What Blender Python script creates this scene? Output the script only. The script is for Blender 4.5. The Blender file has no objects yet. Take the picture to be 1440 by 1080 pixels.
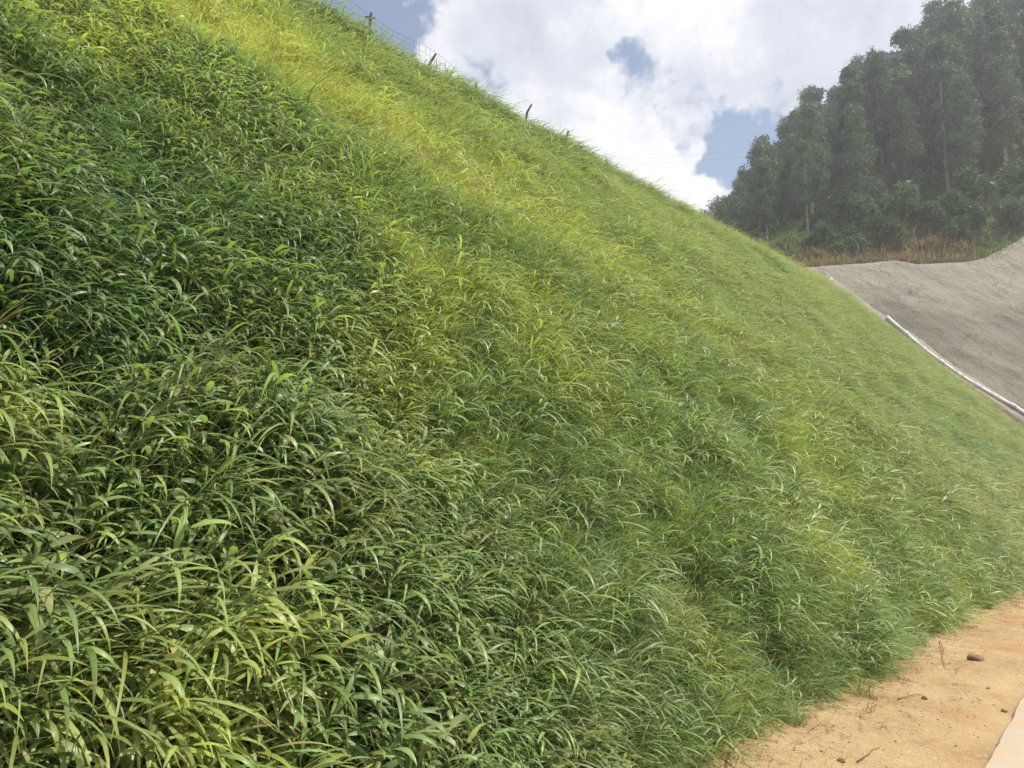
import bpy, math, random
import numpy as np
from mathutils import Vector, Matrix, Euler

random.seed(7); rng = np.random.default_rng(7)
R = math.radians
scene = bpy.context.scene
C = scene.collection

# ------------------------------------------------------------------ camera
FPX, CX, CY = 1085.0, 720.0, 540.0          # focal length in photograph pixels
YAW, PITCH, EYE = R(41.8), R(7.35), 1.6
cam = bpy.data.objects.new('camera', bpy.data.cameras.new('camera'))
C.objects.link(cam)
cam.data.sensor_width = 36; cam.data.lens = 36 * FPX / 1440
cam.data.clip_end = 3000; cam.data.clip_start = 0.05
cam.location = (0, 0, EYE)
cam.rotation_euler = (math.pi / 2 + PITCH, 0, YAW)
scene.camera = cam

# ------------------------------------------------------------------ light
SUN_AZ, SUN_EL = R(52), R(58)                # azimuth from +Y towards +X
sd = Vector((math.sin(SUN_AZ) * math.cos(SUN_EL), math.cos(SUN_AZ) * math.cos(SUN_EL), math.sin(SUN_EL)))
sl = bpy.data.lights.new('sun', 'SUN'); sl.energy = 5.0; sl.angle = R(0.5); sl.color = (1, .95, .86)
so = bpy.data.objects.new('sun', sl); C.objects.link(so)
so.rotation_euler = sd.to_track_quat('Z', 'Y').to_euler(); so.location = (0, 0, 40)

scene.view_settings.view_transform = 'Standard'
scene.view_settings.look = 'None'
scene.view_settings.exposure = 0.32
scene.view_settings.gamma = 1
scene.view_settings.use_curve_mapping = False
cy = scene.cycles
cy.max_bounces = 8; cy.diffuse_bounces = 3; cy.glossy_bounces = 2; cy.transmission_bounces = 4
cy.transparent_max_bounces = 6; cy.volume_bounces = 1
cy.sample_clamp_indirect = 6
cy.use_denoising = True
cy.denoising_prefilter = 'NONE'
cy.use_adaptive_sampling = True; cy.adaptive_threshold = .03

FWD = Vector((-math.sin(YAW), math.cos(YAW), 0)); RGT = Vector((math.cos(YAW), math.sin(YAW), 0))
def ray(px, py):
    x = (px - CX) / FPX; y = -(py - CY) / FPX
    up = y * math.cos(PITCH) + math.sin(PITCH); f = math.cos(PITCH) - y * math.sin(PITCH)
    return FWD * f + RGT * x + Vector((0, 0, up))
ORG = Vector((0, 0, EYE))

# ------------------------------------------------------------------ node helpers
class NT:
    def __init__(s, tree): s.t = tree; s.n = tree.nodes; s.l = tree.links
    def add(s, typ, **kw):
        n = s.n.new(typ)
        ins = kw.pop('ins', {})
        for k, v in kw.items(): setattr(n, k, v)
        for k, v in ins.items():
            if isinstance(v, bpy.types.NodeSocket): s.l.new(v, n.inputs[k])
            else: n.inputs[k].default_value = v
        return n
    def math(s, op, a, b=0.0, clamp=False):
        return s.add('ShaderNodeMath', operation=op, use_clamp=clamp, ins={0: a, 1: b}).outputs[0]
    def mix(s, f, a, b, blend='MIX'):
        n = s.add('ShaderNodeMix', data_type='RGBA', blend_type=blend)
        for k, v in ((0, f), (6, a), (7, b)):
            if isinstance(v, bpy.types.NodeSocket): s.l.new(v, n.inputs[k])
            else: n.inputs[k].default_value = v if k == 0 else (*v, 1)[:4]
        return n.outputs[2]
    def ramp(s, f, stops, interp='LINEAR'):
        n = s.add('ShaderNodeValToRGB', ins={0: f}); e = n.color_ramp.elements
        n.color_ramp.interpolation = interp
        while len(e) < len(stops): e.new(.5)
        for i, (p, c) in enumerate(stops):
            e[i].position = p; e[i].color = (*c, 1) if not isinstance(c, float) else (c, c, c, 1)
        return n.outputs[0]
    def noise(s, vec, scale, detail=4, rough=.55, dist=0.0, out=0):
        n = s.add('ShaderNodeTexNoise', ins={'Scale': scale, 'Detail': detail, 'Roughness': rough, 'Distortion': dist})
        if vec is not None: s.l.new(vec, n.inputs['Vector'])
        return n.outputs[out]
    def maprange(s, v, a, b, c=0.0, d=1.0):
        return s.add('ShaderNodeMapRange', ins={0: v, 1: a, 2: b, 3: c, 4: d}).outputs[0]

def material(name):
    m = bpy.data.materials.new(name); m.use_nodes = True
    m.node_tree.nodes.clear()
    t = NT(m.node_tree)
    out = t.add('ShaderNodeOutputMaterial')
    return m, t, out
def simple(name, col, rough=.8, var=.25, scale=8, bump=0.0, spec=.3, col2=None):
    m, t, out = material(name)
    co = t.add('ShaderNodeTexCoord').outputs['Object']
    n = t.noise(co, scale, 5)
    c2 = col2 or tuple(c * (1 - var) for c in col)
    c = t.ramp(n, [(.3, c2), (.7, col)])
    p = t.add('ShaderNodeBsdfPrincipled', ins={'Base Color': c, 'Roughness': rough, 'Specular IOR Level': spec})
    if bump:
        b = t.add('ShaderNodeBump', ins={'Strength': bump, 'Distance': .02, 'Height': t.noise(co, scale * 4, 5)})
        t.l.new(b.outputs[0], p.inputs['Normal'])
    t.l.new(p.outputs[0], out.inputs[0])
    return m

# ------------------------------------------------------------------ world: blue sky with bright cumulus
SKYVAR = {}
w = bpy.data.worlds.new('World'); scene.world = w; w.use_nodes = True
w.node_tree.nodes.clear(); t = NT(w.node_tree)
sky = t.add('ShaderNodeTexSky', sky_type='NISHITA', sun_disc=False)
sky.sun_elevation = SUN_EL; sky.sun_rotation = SUN_AZ; sky.air_density = 1.0; sky.dust_density = .6; sky.ozone_density = 2.0
d = t.add('ShaderNodeTexCoord').outputs['Generated']
sep = t.add('ShaderNodeSeparateXYZ', ins={0: d})
zc = t.math('MAXIMUM', sep.outputs[2], .06)
zc2 = t.math('ADD', zc, .12)
pv = t.add('ShaderNodeCombineXYZ', ins={0: t.math('DIVIDE', sep.outputs[0], zc2), 1: t.math('DIVIDE', sep.outputs[1], zc2), 2: 0.0}).outputs[0]
n1 = t.noise(pv, 1.25, 5, .55, .2)
n2 = t.noise(d, 7.0, 7, .64, .3)
wc = t.noise(d, 7.0, 4, .6, 0, 1)
warp = t.add('ShaderNodeVectorMath', operation='SUBTRACT', ins={0: wc, 1: (.5, .5, .5)}).outputs[0]
dw = t.add('ShaderNodeVectorMath', operation='MULTIPLY_ADD', ins={0: warp, 1: (.24, .24, .24), 2: d}).outputs[0]
base = t.math('ADD', t.math('MULTIPLY', n1, .5), t.math('MULTIPLY', n2, .5))
# gaps and banks of the clouds in view: (pixel, angular radius, weight)
field = base
def blob(px, py, rad, wgt):
    global field
    v = ray(px, py).normalized()
    dist = t.add('ShaderNodeVectorMath', operation='DISTANCE', ins={0: dw, 1: tuple(v)}).outputs['Value']
    g = t.math('POWER', 2.718, t.math('MULTIPLY', t.math('MULTIPLY', dist, dist), -1.0 / (rad * rad)))
    field = t.math('ADD', field, t.math('MULTIPLY', g, wgt))
for b in [(470, -10, .12, -.32), (530, 70, .05, -.12), (880, 108, .035, -.17), (930, 150, .045, -.12), (1000, 190, .045, -.15), (1055, 203, .065, -.30), (665, 112, .022, -.09),
          (980, 275, .07, .24), (780, 60, .16, .15), (1190, 60, .15, .17), (978, 150, .03, .17), (770, 180, .1, .1)]:
    blob(*b)
mask = t.add('ShaderNodeMapRange', interpolation_type='SMOOTHSTEP', ins={0: field, 1: .405, 2: .495}).outputs[0]
# cloud body tone: bright puffs, lavender-grey bellies
tone = t.math('ADD', t.math('MULTIPLY', t.noise(d, 3.4, 5, .55, .2), .6), t.math('MULTIPLY', n2, .4))
keep = field; field = tone; blob(1200, 70, .14, -.09); blob(770, 30, .09, -.04); blob(960, 255, .08, .06); tone = field; field = keep
w.cycles.sampling_method = 'MANUAL'; w.cycles.sample_map_resolution = 512
SKY_STR = .10
ccol = t.ramp(tone, [(.36, (5.2, 5.5, 6.6)), (.44, (6.9, 7.1, 8.0)), (.51, (9.3, 9.3, 9.5)), (.58, (10.8, 10.7, 10.5))])
ccol = t.add('ShaderNodeVectorMath', operation='MULTIPLY', ins={0: ccol, 1: (.86, .86, .85)}).outputs[0]
blue = t.add('ShaderNodeVectorMath', operation='MULTIPLY', ins={0: sky.outputs[0], 1: (1.15, 1.1, 1.05)}).outputs[0]
blue = t.mix(.06, blue, (5.0, 5.6, 7.2))
colr = t.mix(mask, blue, ccol)
bg = t.add('ShaderNodeBackground', ins={0: colr, 1: SKY_STR})
wo = t.add('ShaderNodeOutputWorld'); t.l.new(bg.outputs[0], wo.inputs[0])

# ------------------------------------------------------------------ generic helpers
def tag(o, label=None, cat=None, group=None, kind=None):
    if label: o['label'] = label
    if cat: o['category'] = cat
    if group: o['group'] = group
    if kind: o['kind'] = kind
    return o
def mesh_obj(name, verts, faces, mat, parent=None, smooth=True, link=True):
    me = bpy.data.meshes.new(name)
    me.from_pydata([tuple(v) for v in verts], [], [tuple(f) for f in faces])
    if smooth: me.polygons.foreach_set('use_smooth', [True] * len(me.polygons))
    me.update()
    if mat: me.materials.append(mat)
    o = bpy.data.objects.new(name, me)
    if link: C.objects.link(o)
    if parent: o.parent = parent
    return o
def empty(name, loc=(0, 0, 0), rz=0):
    o = bpy.data.objects.new(name, None); C.objects.link(o); o.location = loc; o.rotation_euler = (0, 0, rz)
    o.empty_display_size = .2
    return o
def tube(path, rad, n=8, cap=True):
    """verts, faces of a tube along path; rad number or list"""
    path = [Vector(p) for p in path]; V = []; F = []
    rads = rad if isinstance(rad, (list, tuple)) else [rad] * len(path)
    ref = None
    for i, p in enumerate(path):
        d = (path[min(i + 1, len(path) - 1)] - path[max(i - 1, 0)]).normalized()
        if ref is None:
            ref = Vector((0, 0, 1)) if abs(d.z) < .9 else Vector((1, 0, 0))
        a = d.cross(ref).normalized(); b = a.cross(d).normalized(); ref = b
        for k in range(n):
            th = 2 * math.pi * k / n
            V.append(p + (a * math.cos(th) + b * math.sin(th)) * rads[i])
    for i in range(len(path) - 1):
        for k in range(n):
            k2 = (k + 1) % n
            F.append((i * n + k, i * n + k2, (i + 1) * n + k2, (i + 1) * n + k))
    if cap:
        F.append(tuple(range(n))[::-1]); F.append(tuple(range((len(path) - 1) * n, len(path) * n)))
    return V, F
def join(parts):
    V = []; F = []
    for v, f in parts:
        o = len(V); V += list(v); F += [tuple(i + o for i in q) for q in f]
    return V, F

# numpy value noise
_perm = rng.random((256, 256))
def vnoise(x, y):
    xi = np.floor(x).astype(int); yi = np.floor(y).astype(int); fx = x - xi; fy = y - yi
    fx = fx * fx * (3 - 2 * fx); fy = fy * fy * (3 - 2 * fy)
    g = lambda a, b: _perm[a % 256, b % 256]
    return (g(xi, yi) * (1 - fx) + g(xi + 1, yi) * fx) * (1 - fy) + (g(xi, yi + 1) * (1 - fx) + g(xi + 1, yi + 1) * fx) * fy
def fbm(x, y, sc, oct=4, seed=0, gain=.5):
    x = np.asarray(x, float) / sc + seed * 17.3; y = np.asarray(y, float) / sc + seed * 9.1
    s = 0; a = 1; tot = 0
    for k in range(oct):
        s = s + a * vnoise(x, y); tot += a; a *= gain; x = x * 2.03 + 5.2; y = y * 2.03 + 1.3
    return s / tot
def sstep(a, b, x):
    u = np.clip((np.asarray(x, float) - a) / (b - a), 0, 1); return u * u * (3 - 2 * u)
def grid_obj(name, P, mat, **kw):
    n, m = P.shape[:2]
    F = [(i * m + j, (i + 1) * m + j, (i + 1) * m + j + 1, i * m + j + 1) for i in range(n - 1) for j in range(m - 1)]
    return mesh_obj(name, P.reshape(-1, 3), F, mat, **kw)

# ------------------------------------------------------------------ geometry of the place
TOEX, ANG = -2.4, R(46); COT = 1 / math.tan(ANG); CREST = 12.05
CRX = TOEX - CREST * COT
N1 = Vector((math.sin(ANG), 0, math.cos(ANG)))
VTOP = Vector((-15.4, 44.8, 13.5)); LDIR = Vector((.69, .10, -.72)).normalized()      # valley between grass and sprayed concrete
HS = Vector((.707, .707, 0)); N2 = HS.cross(LDIR); N2 = -N2 if N2.z < 0 else N2; N2.normalize()
def yend(z): return VTOP.y + (VTOP.z - z) * (LDIR.y / -LDIR.z)
def toe_x(y): return TOEX + .28 * (fbm(y, 0 * np.asarray(y), 2.2, 3, 4) - .5) + .10 * np.sin(np.asarray(y) * .45)
def slope_bump(y, z): return (.08 + .14 * sstep(9, 3, np.asarray(y))) * (fbm(y, z * 1.3, 1.7, 3, 2) - .5) + .13 * (fbm(y, z, 6.0, 2, 5) - .5)
def slope_pt(y, z):
    """points on the embankment; z is nominal height"""
    y = np.asarray(y, float); z = np.asarray(z, float)
    fade = sstep(0, 1.2, z) * (1 - .95 * sstep(yend(z) - 9, yend(z) - 1, y))
    b = slope_bump(y, z) * fade * (1 - .55 * sstep(CREST - 2.5, CREST - .5, z))
    crest = sstep(CREST - 1.2, CREST, z)
    x = toe_x(y) * (1 - sstep(0, 4, z)) + TOEX * sstep(0, 4, z) - z * COT + b * N1.x
    zz = z + b * N1.z - .18 * crest
    return np.stack([x, y, zz], -1)

soil = simple('slope_soil', (.05, .055, .025), .95, .5, 3, .5, .1, (.03, .03, .014))
zs = np.linspace(-.15, CREST, 60); us = np.linspace(0, 1, 150)
P = np.zeros((150, 64, 3))
for j, z in enumerate(zs):
    P[:, j] = slope_pt(-7 + us * (yend(z) + .15 + 7), np.full(150, z))
last = P[:, 59].copy()
for j, (dx, dz) in enumerate([(-.8, .12), (-4, .25), (-12, .3), (-40, -3)]):
    P[:, 60 + j] = last + np.array([dx, 0, dz])
slope = grid_obj('embankment', P, soil); tag(slope, 'steep earth embankment beneath the tall grass', 'embankment', kind='structure')

# ------------------------------------------------------------------ ground, verge and road
m, t, out = material('far_ground')
co = t.add('ShaderNodeTexCoord').outputs['Object']
c = t.ramp(t.noise(co, .15, 6), [(.35, (.06, .09, .03)), (.5, (.16, .12, .06)), (.65, (.28, .2, .1))])
p = t.add('ShaderNodeBsdfPrincipled', ins={'Base Color': c, 'Roughness': .95}); t.l.new(p.outputs[0], out.inputs[0])
g = mesh_obj('ground', [(-390, -390, -.25), (390, -390, -.25), (390, 390, -.25), (-390, 390, -.25)], [(0, 1, 2, 3)], m)
tag(g, 'open ground around the road', 'ground', kind='structure')

m, t, out = material('dirt')
co = t.add('ShaderNodeTexCoord').outputs['Object']
a = t.noise(co, 1.3, 6, .6); b = t.noise(co, 14, 6, .65); f = t.noise(co, 70, 4, .6)
c = t.ramp(a, [(.32, (.32, .212, .105)), (.5, (.40, .275, .142)), (.68, (.455, .33, .185))])
c = t.mix(t.maprange(b, .5, .75), c, (.47, .34, .195))
c = t.mix(t.math('MULTIPLY', t.maprange(f, .56, .7), .5), c, (.27, .16, .08))
red = t.maprange(t.noise(co, .9, 4, .5), .56, .7)
c = t.mix(t.math('MULTIPLY', red, .55), c, (.40, .19, .085))
p = t.add('ShaderNodeBsdfPrincipled', ins={'Base Color': c, 'Roughness': .95, 'Specular IOR Level': .15})
h = t.math('ADD', t.math('MULTIPLY', b, .6), t.math('MULTIPLY', f, .4))
bp = t.add('ShaderNodeBump', ins={'Strength': 1.0, 'Distance': .035, 'Height': h}); t.l.new(bp.outputs[0], p.inputs['Normal'])
t.l.new(p.outputs[0], out.inputs[0]); DIRT = m

def centre(s):
    """road's verge line: straight along +Y, then bending right"""
    if s < 30: return Vector((0, s, 0)), Vector((1, 0, 0))
    rad = 26.0; a = min((s - 30) / rad, R(45)); ex = max(0, s - 30 - rad * R(45))
    p = Vector((rad * (1 - math.cos(a)), 30 + rad * math.sin(a), 0)) + Vector((math.sin(a), math.cos(a), 0)) * ex
    return p, Vector((math.cos(a), -math.sin(a), 0))
ROADX = -1.2
def verge_z(x, y):
    return .05 * (fbm(x, y, .55, 4, 8) - .5) + .03 * (fbm(x, y, .12, 3, 9) - .5) + .03 * sstep(-1.9, -2.6, x) - .035 * sstep(-1.42, -1.12, x)
ss = np.concatenate([np.arange(-6, 18, .06), np.arange(18, 90, .8)]); xs = np.concatenate([np.arange(-4.2, -.9, .055)])
P = np.zeros((len(ss), len(xs), 3))
for i, s in enumerate(ss):
    c0, rr = centre(s)
    for j, x in enumerate(xs): P[i, j] = c0 + rr * x
P[..., 2] = verge_z(np.broadcast_to(xs, P.shape[:2]), np.broadcast_to(ss[:, None], P.shape[:2]))
verge = grid_obj('dirt_verge', P, DIRT); tag(verge, 'bare orange dirt verge between the grass and the concrete road', 'dirt', kind='structure')

m, t, out = material('road_concrete')
co = t.add('ShaderNodeTexCoord').outputs['Object']
a = t.noise(co, 1.1, 6, .6); b = t.noise(co, 45, 5, .6)
c = t.ramp(a, [(.3, (.36, .31, .245)), (.7, (.44, .385, .315))])
c = t.mix(t.math('MULTIPLY', t.maprange(b, .55, .75), .35), c, (.36, .3, .23))
sx = t.add('ShaderNodeSeparateXYZ', ins={0: co}).outputs[0]
dust = t.math('MULTIPLY', t.maprange(sx, -.55, -1.22), t.maprange(t.noise(co, 6, 5, .6), .3, .62))
c = t.mix(t.math('MULTIPLY', dust, .7), c, (.42, .285, .15))
p = t.add('ShaderNodeBsdfPrincipled', ins={'Base Color': c, 'Roughness': .85, 'Specular IOR Level': .25})
bp = t.add('ShaderNodeBump', ins={'Strength': .35, 'Distance': .006, 'Height': b}); t.l.new(bp.outputs[0], p.inputs['Normal'])
t.l.new(p.outputs[0], out.inputs[0])
P = []
ss2 = np.concatenate([np.arange(-12, 20, .1), np.arange(20, 100, 1.5)])
for s in ss2:
    c0, rr = centre(s); e = ROADX + .12 - .05 * min(max(s - 5.2, -4), 5) + .03 * (float(fbm(s, 3.0, .3, 5, 3, .7)) - .5)
    row = [c0 + rr * e + Vector((0, 0, -.3)), c0 + rr * e + Vector((0, 0, .006)), c0 + rr * (e + .012) + Vector((0, 0, .018))]
    row += [c0 + rr * x + Vector((0, 0, .018 + .02 * (1 - ((x - 1.6) / 2.9) ** 2))) for x in (-.9, -.3, .6, 1.6, 2.6, 4.3)]
    row += [c0 + rr * 4.3 + Vector((0, 0, -.3))]
    P.append(row)
road = grid_obj('concrete_road', np.array([[tuple(v) for v in r] for r in P]), m, smooth=False)
tag(road, 'pale concrete road slab edge beside the dirt verge', 'road', kind='structure')

# ------------------------------------------------------------------ sprayed concrete slope (valley side)
m, t, out = material('sprayed_concrete')
co = t.add('ShaderNodeTexCoord').outputs['Object']
a = t.noise(co, .22, 6, .6, .4); b = t.noise(co, 3.0, 8, .7); f = t.noise(co, 11, 5, .65)
c = t.ramp(a, [(.34, (.165, .15, .122)), (.5, (.205, .188, .153)), (.64, (.255, .232, .19))])
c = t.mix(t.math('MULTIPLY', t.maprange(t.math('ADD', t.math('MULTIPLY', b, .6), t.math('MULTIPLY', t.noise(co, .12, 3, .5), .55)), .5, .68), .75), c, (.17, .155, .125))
c = t.mix(t.math('MULTIPLY', t.maprange(t.noise(co, .55, 5), .55, .72), .4), c, (.30, .225, .17))
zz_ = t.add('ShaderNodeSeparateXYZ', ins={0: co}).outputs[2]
pale_top = t.maprange(t.math('ADD', zz_, t.math('MULTIPLY', t.noise(co, .3, 5, .6), 7.0)), 14.2, 16.0)  # paler towards the top, with a noisy lower limit
c = t.mix(t.math('MULTIPLY', pale_top, .75), c, (.31, .284, .234))
cr = t.add('ShaderNodeTexVoronoi', feature='DISTANCE_TO_EDGE', ins={'Scale': 1.1, 'Vector': t.add('ShaderNodeVectorMath', operation='ADD', ins={0: co, 1: t.noise(co, 1.5, 4, out=1)}).outputs[0]}).outputs[0]
crack = t.math('MULTIPLY', t.maprange(cr, .03, .0), t.maprange(t.noise(co, .28, 3), .47, .58))
c = t.mix(t.math('MULTIPLY', crack, .75), c, (.055, .05, .04))
p = t.add('ShaderNodeBsdfPrincipled', ins={'Base Color': c, 'Roughness': .92, 'Specular IOR Level': .2})
h = t.math('ADD', t.math('MULTIPLY', b, .7), t.math('MULTIPLY', f, .3))
bp = t.add('ShaderNodeBump', ins={'Strength': .9, 'Distance': .18, 'Height': h}); t.l.new(bp.outputs[0], p.inputs['Normal'])
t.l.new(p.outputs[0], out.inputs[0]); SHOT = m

def on_shot(px, py, off=0.0):
    d = ray(px, py); k = (VTOP + N2 * off - ORG).dot(N2) / d.dot(N2); return ORG + d * k
def shot_coord(p):      # p = VTOP + HS*s + LDIR*v
    q = Vector(p) - VTOP
    v = q.z / LDIR.z; s = (q - LDIR * v).dot(HS); return s, v
tops = sorted(shot_coord(on_shot(*q)) for q in [(1135, 377), (1165, 374), (1210, 372), (1255, 368), (1290, 373), (1330, 372), (1378, 367), (1410, 352), (1440, 336)])
ts = [q[0] for q in tops]; tv = [q[1] for q in tops]
ts = [-6] + ts + [ts[-1] + 3, ts[-1] + 8, 60]; tv = [tv[0] + .3] + tv + [tv[-1] - 2.0, tv[-1] - 3.5, tv[-1] - 4]
SS = np.concatenate([np.linspace(-2.5, 16, 150), np.linspace(16.5, 58, 50)])
VB = -VTOP.z / LDIR.z + .8
P = np.zeros((len(SS), 74, 3)); RIM = []
for i, s in enumerate(SS):
    top = float(np.interp(s, ts, tv)) + .16 * (float(fbm(s, 0., .9, 3, 6)) - .5)
    vv = top + (VB - top) * np.linspace(0, 1, 70) ** 1.0
    for j in range(70):
        v = vv[j]
        b = .40 * (float(fbm(s, v, 4.5, 3, 7)) - .5) + .20 * (float(fbm(s, v, .9, 4, 8, .6)) - .5)
        b *= min(1, .25 + max(0, s) * .35)
        P[i, 4 + j] = VTOP + HS * s + LDIR * v + N2 * b
    rim = Vector(P[i, 4]); RIM.append(rim)
    back = Vector((-HS.y, HS.x, 0))
    for j, (db, dz) in enumerate([(1.6, -.1), (.9, .08), (.35, .1), (.1, .06)]): P[i, j] = rim + back * db + Vector((0, 0, dz))
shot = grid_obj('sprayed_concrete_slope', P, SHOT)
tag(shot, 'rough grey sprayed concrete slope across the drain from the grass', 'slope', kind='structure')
RIM = np.array([tuple(v) for v in RIM])

# ------------------------------------------------------------------ wooded hill
def azel(px, py):
    d = ray(px, py); return math.degrees(math.atan2(d.x, d.y)), math.degrees(math.atan2(d.z, math.hypot(d.x, d.y)))
sky_pts = [azel(*q) for q in [(985, 345), (1002, 305), (1050, 238), (1100, 182), (1165, 120), (1215, 85), (1255, 48), (1330, 2), (1400, -35), (1440, -52)]]
AZK = [-75, -50, -38] + [q[0] for q in sky_pts] + [0, 10, 30, 45]
ELK = [5, 7, 10] + [q[1] for q in sky_pts] + [33, 32, 29, 25]
rim_az = np.degrees(np.arctan2(RIM[:, 0], RIM[:, 1])); rim_d = np.hypot(RIM[:, 0], RIM[:, 1])
oi = np.argsort(rim_az)
TREEH = 13.0
def foot(az):
    """distance and height of the hill's foot at this azimuth"""
    az = np.asarray(az, float)
    d = np.interp(az, rim_az[oi], rim_d[oi]); z = np.interp(az, rim_az[oi], RIM[oi, 2])
    left = sstep(rim_az.min() + 1.5, rim_az.min() - 3, az)
    return d + .9 + left * 1.5, z - .12 - left * .3
def hill_z(az, dist):
    d0, z0 = foot(az); d1 = ridge_d(az)
    z1 = np.maximum(EYE + d1 * np.tan(np.radians(np.interp(az, AZK, ELK))) - TREEH, z0 + 1)
    f = (dist - d0) / (d1 - d0)
    bank = 2.0 * sstep(0, 3.5, dist - d0)
    z = z0 + bank + (z1 - z0 - 2.0) * np.clip(f, 0, 1.0) ** 1.05
    z = z - np.clip(dist - d1, 0, 400) * .25
    X = dist * np.sin(np.radians(az)); Y = dist * np.cos(np.radians(az))
    return z + (1.6 * (fbm(X, Y, 9, 3, 12) - .5) + .5 * (fbm(X, Y, 1.6, 3, 13) - .5)) * sstep(0, 2.5, dist - d0) * .8
def ridge_d(az): return foot(az)[0] + 36.0
m, t, out = material('hill_soil')
co = t.add('ShaderNodeTexCoord').outputs['Object']
c = t.ramp(t.noise(co, .8, 6, .6), [(.35, (.07, .07, .04)), (.5, (.135, .115, .085)), (.66, (.20, .16, .12))])
p = t.add('ShaderNodeBsdfPrincipled', ins={'Base Color': c, 'Roughness': .95}); 
bp = t.add('ShaderNodeBump', ins={'Strength': .6, 'Distance': .1, 'Height': t.noise(co, 4, 5)}); t.l.new(bp.outputs[0], p.inputs['Normal'])
t.l.new(p.outputs[0], out.inputs[0])
AZ = np.linspace(-75, 40, 130); FR = np.concatenate([np.linspace(0, .2, 12), np.linspace(.23, 1, 26), [1.2, 1.5, 2.2]])
P = np.zeros((len(AZ), len(FR), 3))
for i, az in enumerate(AZ):
    d0, _ = foot(az); dd = d0 + 36 * FR; z = hill_z(np.full(len(FR), az), dd)
    P[i, :, 0] = dd * math.sin(R(az)); P[i, :, 1] = dd * math.cos(R(az)); P[i, :, 2] = z
hill = grid_obj('hill', P, m); tag(hill, 'steep hillside under the eucalyptus wood', 'hill', kind='structure')

# ------------------------------------------------------------------ leaf materials
def leaf_mat(name, attr_type='INSTANCER', trans=.44, rough=.42, spec=.5, rand=True, const=None):
    m, t, out = material(name)
    lc = t.add('ShaderNodeAttribute', attribute_type='GEOMETRY', attribute_name='leafcol').outputs['Color']
    if const is None:
        tint = t.add('ShaderNodeAttribute', attribute_type=attr_type, attribute_name='tint').outputs['Color']
    else:
        tint = t.add('ShaderNodeRGB'); tint.outputs[0].default_value = (*const, 1); tint = tint.outputs[0]
    c = t.mix(1.0, lc, tint, 'MULTIPLY')
    if rand and const is not None:
        oi = t.add('ShaderNodeObjectInfo').outputs['Random']
        hs = t.add('ShaderNodeHueSaturation', ins={'Hue': t.maprange(oi, 0, 1, .475, .52), 'Saturation': t.maprange(oi, 0, 1, 1.0, .8), 'Value': t.maprange(t.math('FRACT', t.math('MULTIPLY', oi, 7.31)), 0, 1, .75, 1.2), 'Color': c}); c = hs.outputs[0]
    p = t.add('ShaderNodeBsdfPrincipled', ins={'Base Color': c, 'Roughness': rough, 'Specular IOR Level': spec})
    tc = t.mix(1.0, c, (1.15, 1.2, .7), 'MULTIPLY')
    tr = t.add('ShaderNodeBsdfTranslucent', ins={'Color': tc})
    mx = t.add('ShaderNodeMixShader', ins={0: trans, 1: p.outputs[0], 2: tr.outputs[0]})
    t.l.new(mx.outputs[0], out.inputs[0])
    return m
GRASS = leaf_mat('grass_blades')

# ------------------------------------------------------------------ grass prototypes
class Tuft:
    def __init__(s): s.V = []; s.F = []; s.C = []
    def blade(s, p, head, length, width, elev, droop, segs, col, fold=.25, twist=0.0, shape='lance', tipcol=None):
        p = Vector(p); st = length / segs; o = len(s.V)
        for i in range(segs + 1):
            u = i / segs
            e = elev - droop * (u ** 1.35)
            d = Vector((math.cos(head) * math.cos(e), math.sin(head) * math.cos(e), math.sin(e)))
            side = Vector((-math.sin(head), math.cos(head), 0)); nrm = side.cross(d); nrm = -nrm if nrm.z < 0 else nrm
            nrm = d.cross(side); nrm = -nrm
            a = twist * u; sv = side * math.cos(a) + nrm * math.sin(a); nv = nrm * math.cos(a) - side * math.sin(a)
            if shape == 'lance': wd = width * min(1, .5 + 1.9 * u) * max(.02, (1 - u ** 2.4))
            else: wd = width * (1 - .15 * u) * max(.03, 1 - u ** 3)
            s.V += [p + sv * (wd / 2) + nv * (wd * fold * .5), p, p - sv * (wd / 2) + nv * (wd * fold * .5)]
            cc = col if not tipcol or u < .7 else tuple(x + (y - x) * (u - .7) / .3 for x, y in zip(col, tipcol))
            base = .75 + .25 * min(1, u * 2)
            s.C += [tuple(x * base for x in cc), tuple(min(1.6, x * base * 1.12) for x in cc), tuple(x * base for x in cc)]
            p = p + d * st
            if i < segs:
                a0 = o + i * 3
                s.F += [(a0, a0 + 1, a0 + 4, a0 + 3), (a0 + 1, a0 + 2, a0 + 5, a0 + 4)]
    def stem(s, path, r, col):
        V, F = tube(path, r, 3, False); o = len(s.V); s.V += V; s.F += [tuple(i + o for i in f) for f in F]; s.C += [col] * len(V)
    def obj(s, name, coll, mat):
        o = mesh_obj(name, s.V, s.F, mat, link=False); coll.objects.link(o)
        at = o.data.attributes.new('leafcol', 'FLOAT_COLOR', 'POINT')
        at.data.foreach_set('color', np.array([(*c, 1) for c in s.C], dtype=np.float32).ravel())
        return o
U = random.uniform
def leafcolour():
    k = U(.72, 1.25); r = random.random()
    if r < .035: return (2.0 * k, 1.35 * k, 1.6 * k)          # dry, tan
    if r < .075: return (1.4 * k, 1.2 * k, .85 * k)          # yellowing
    return (k * U(.88, 1.2), k, k * U(.75, 1.1))
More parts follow.
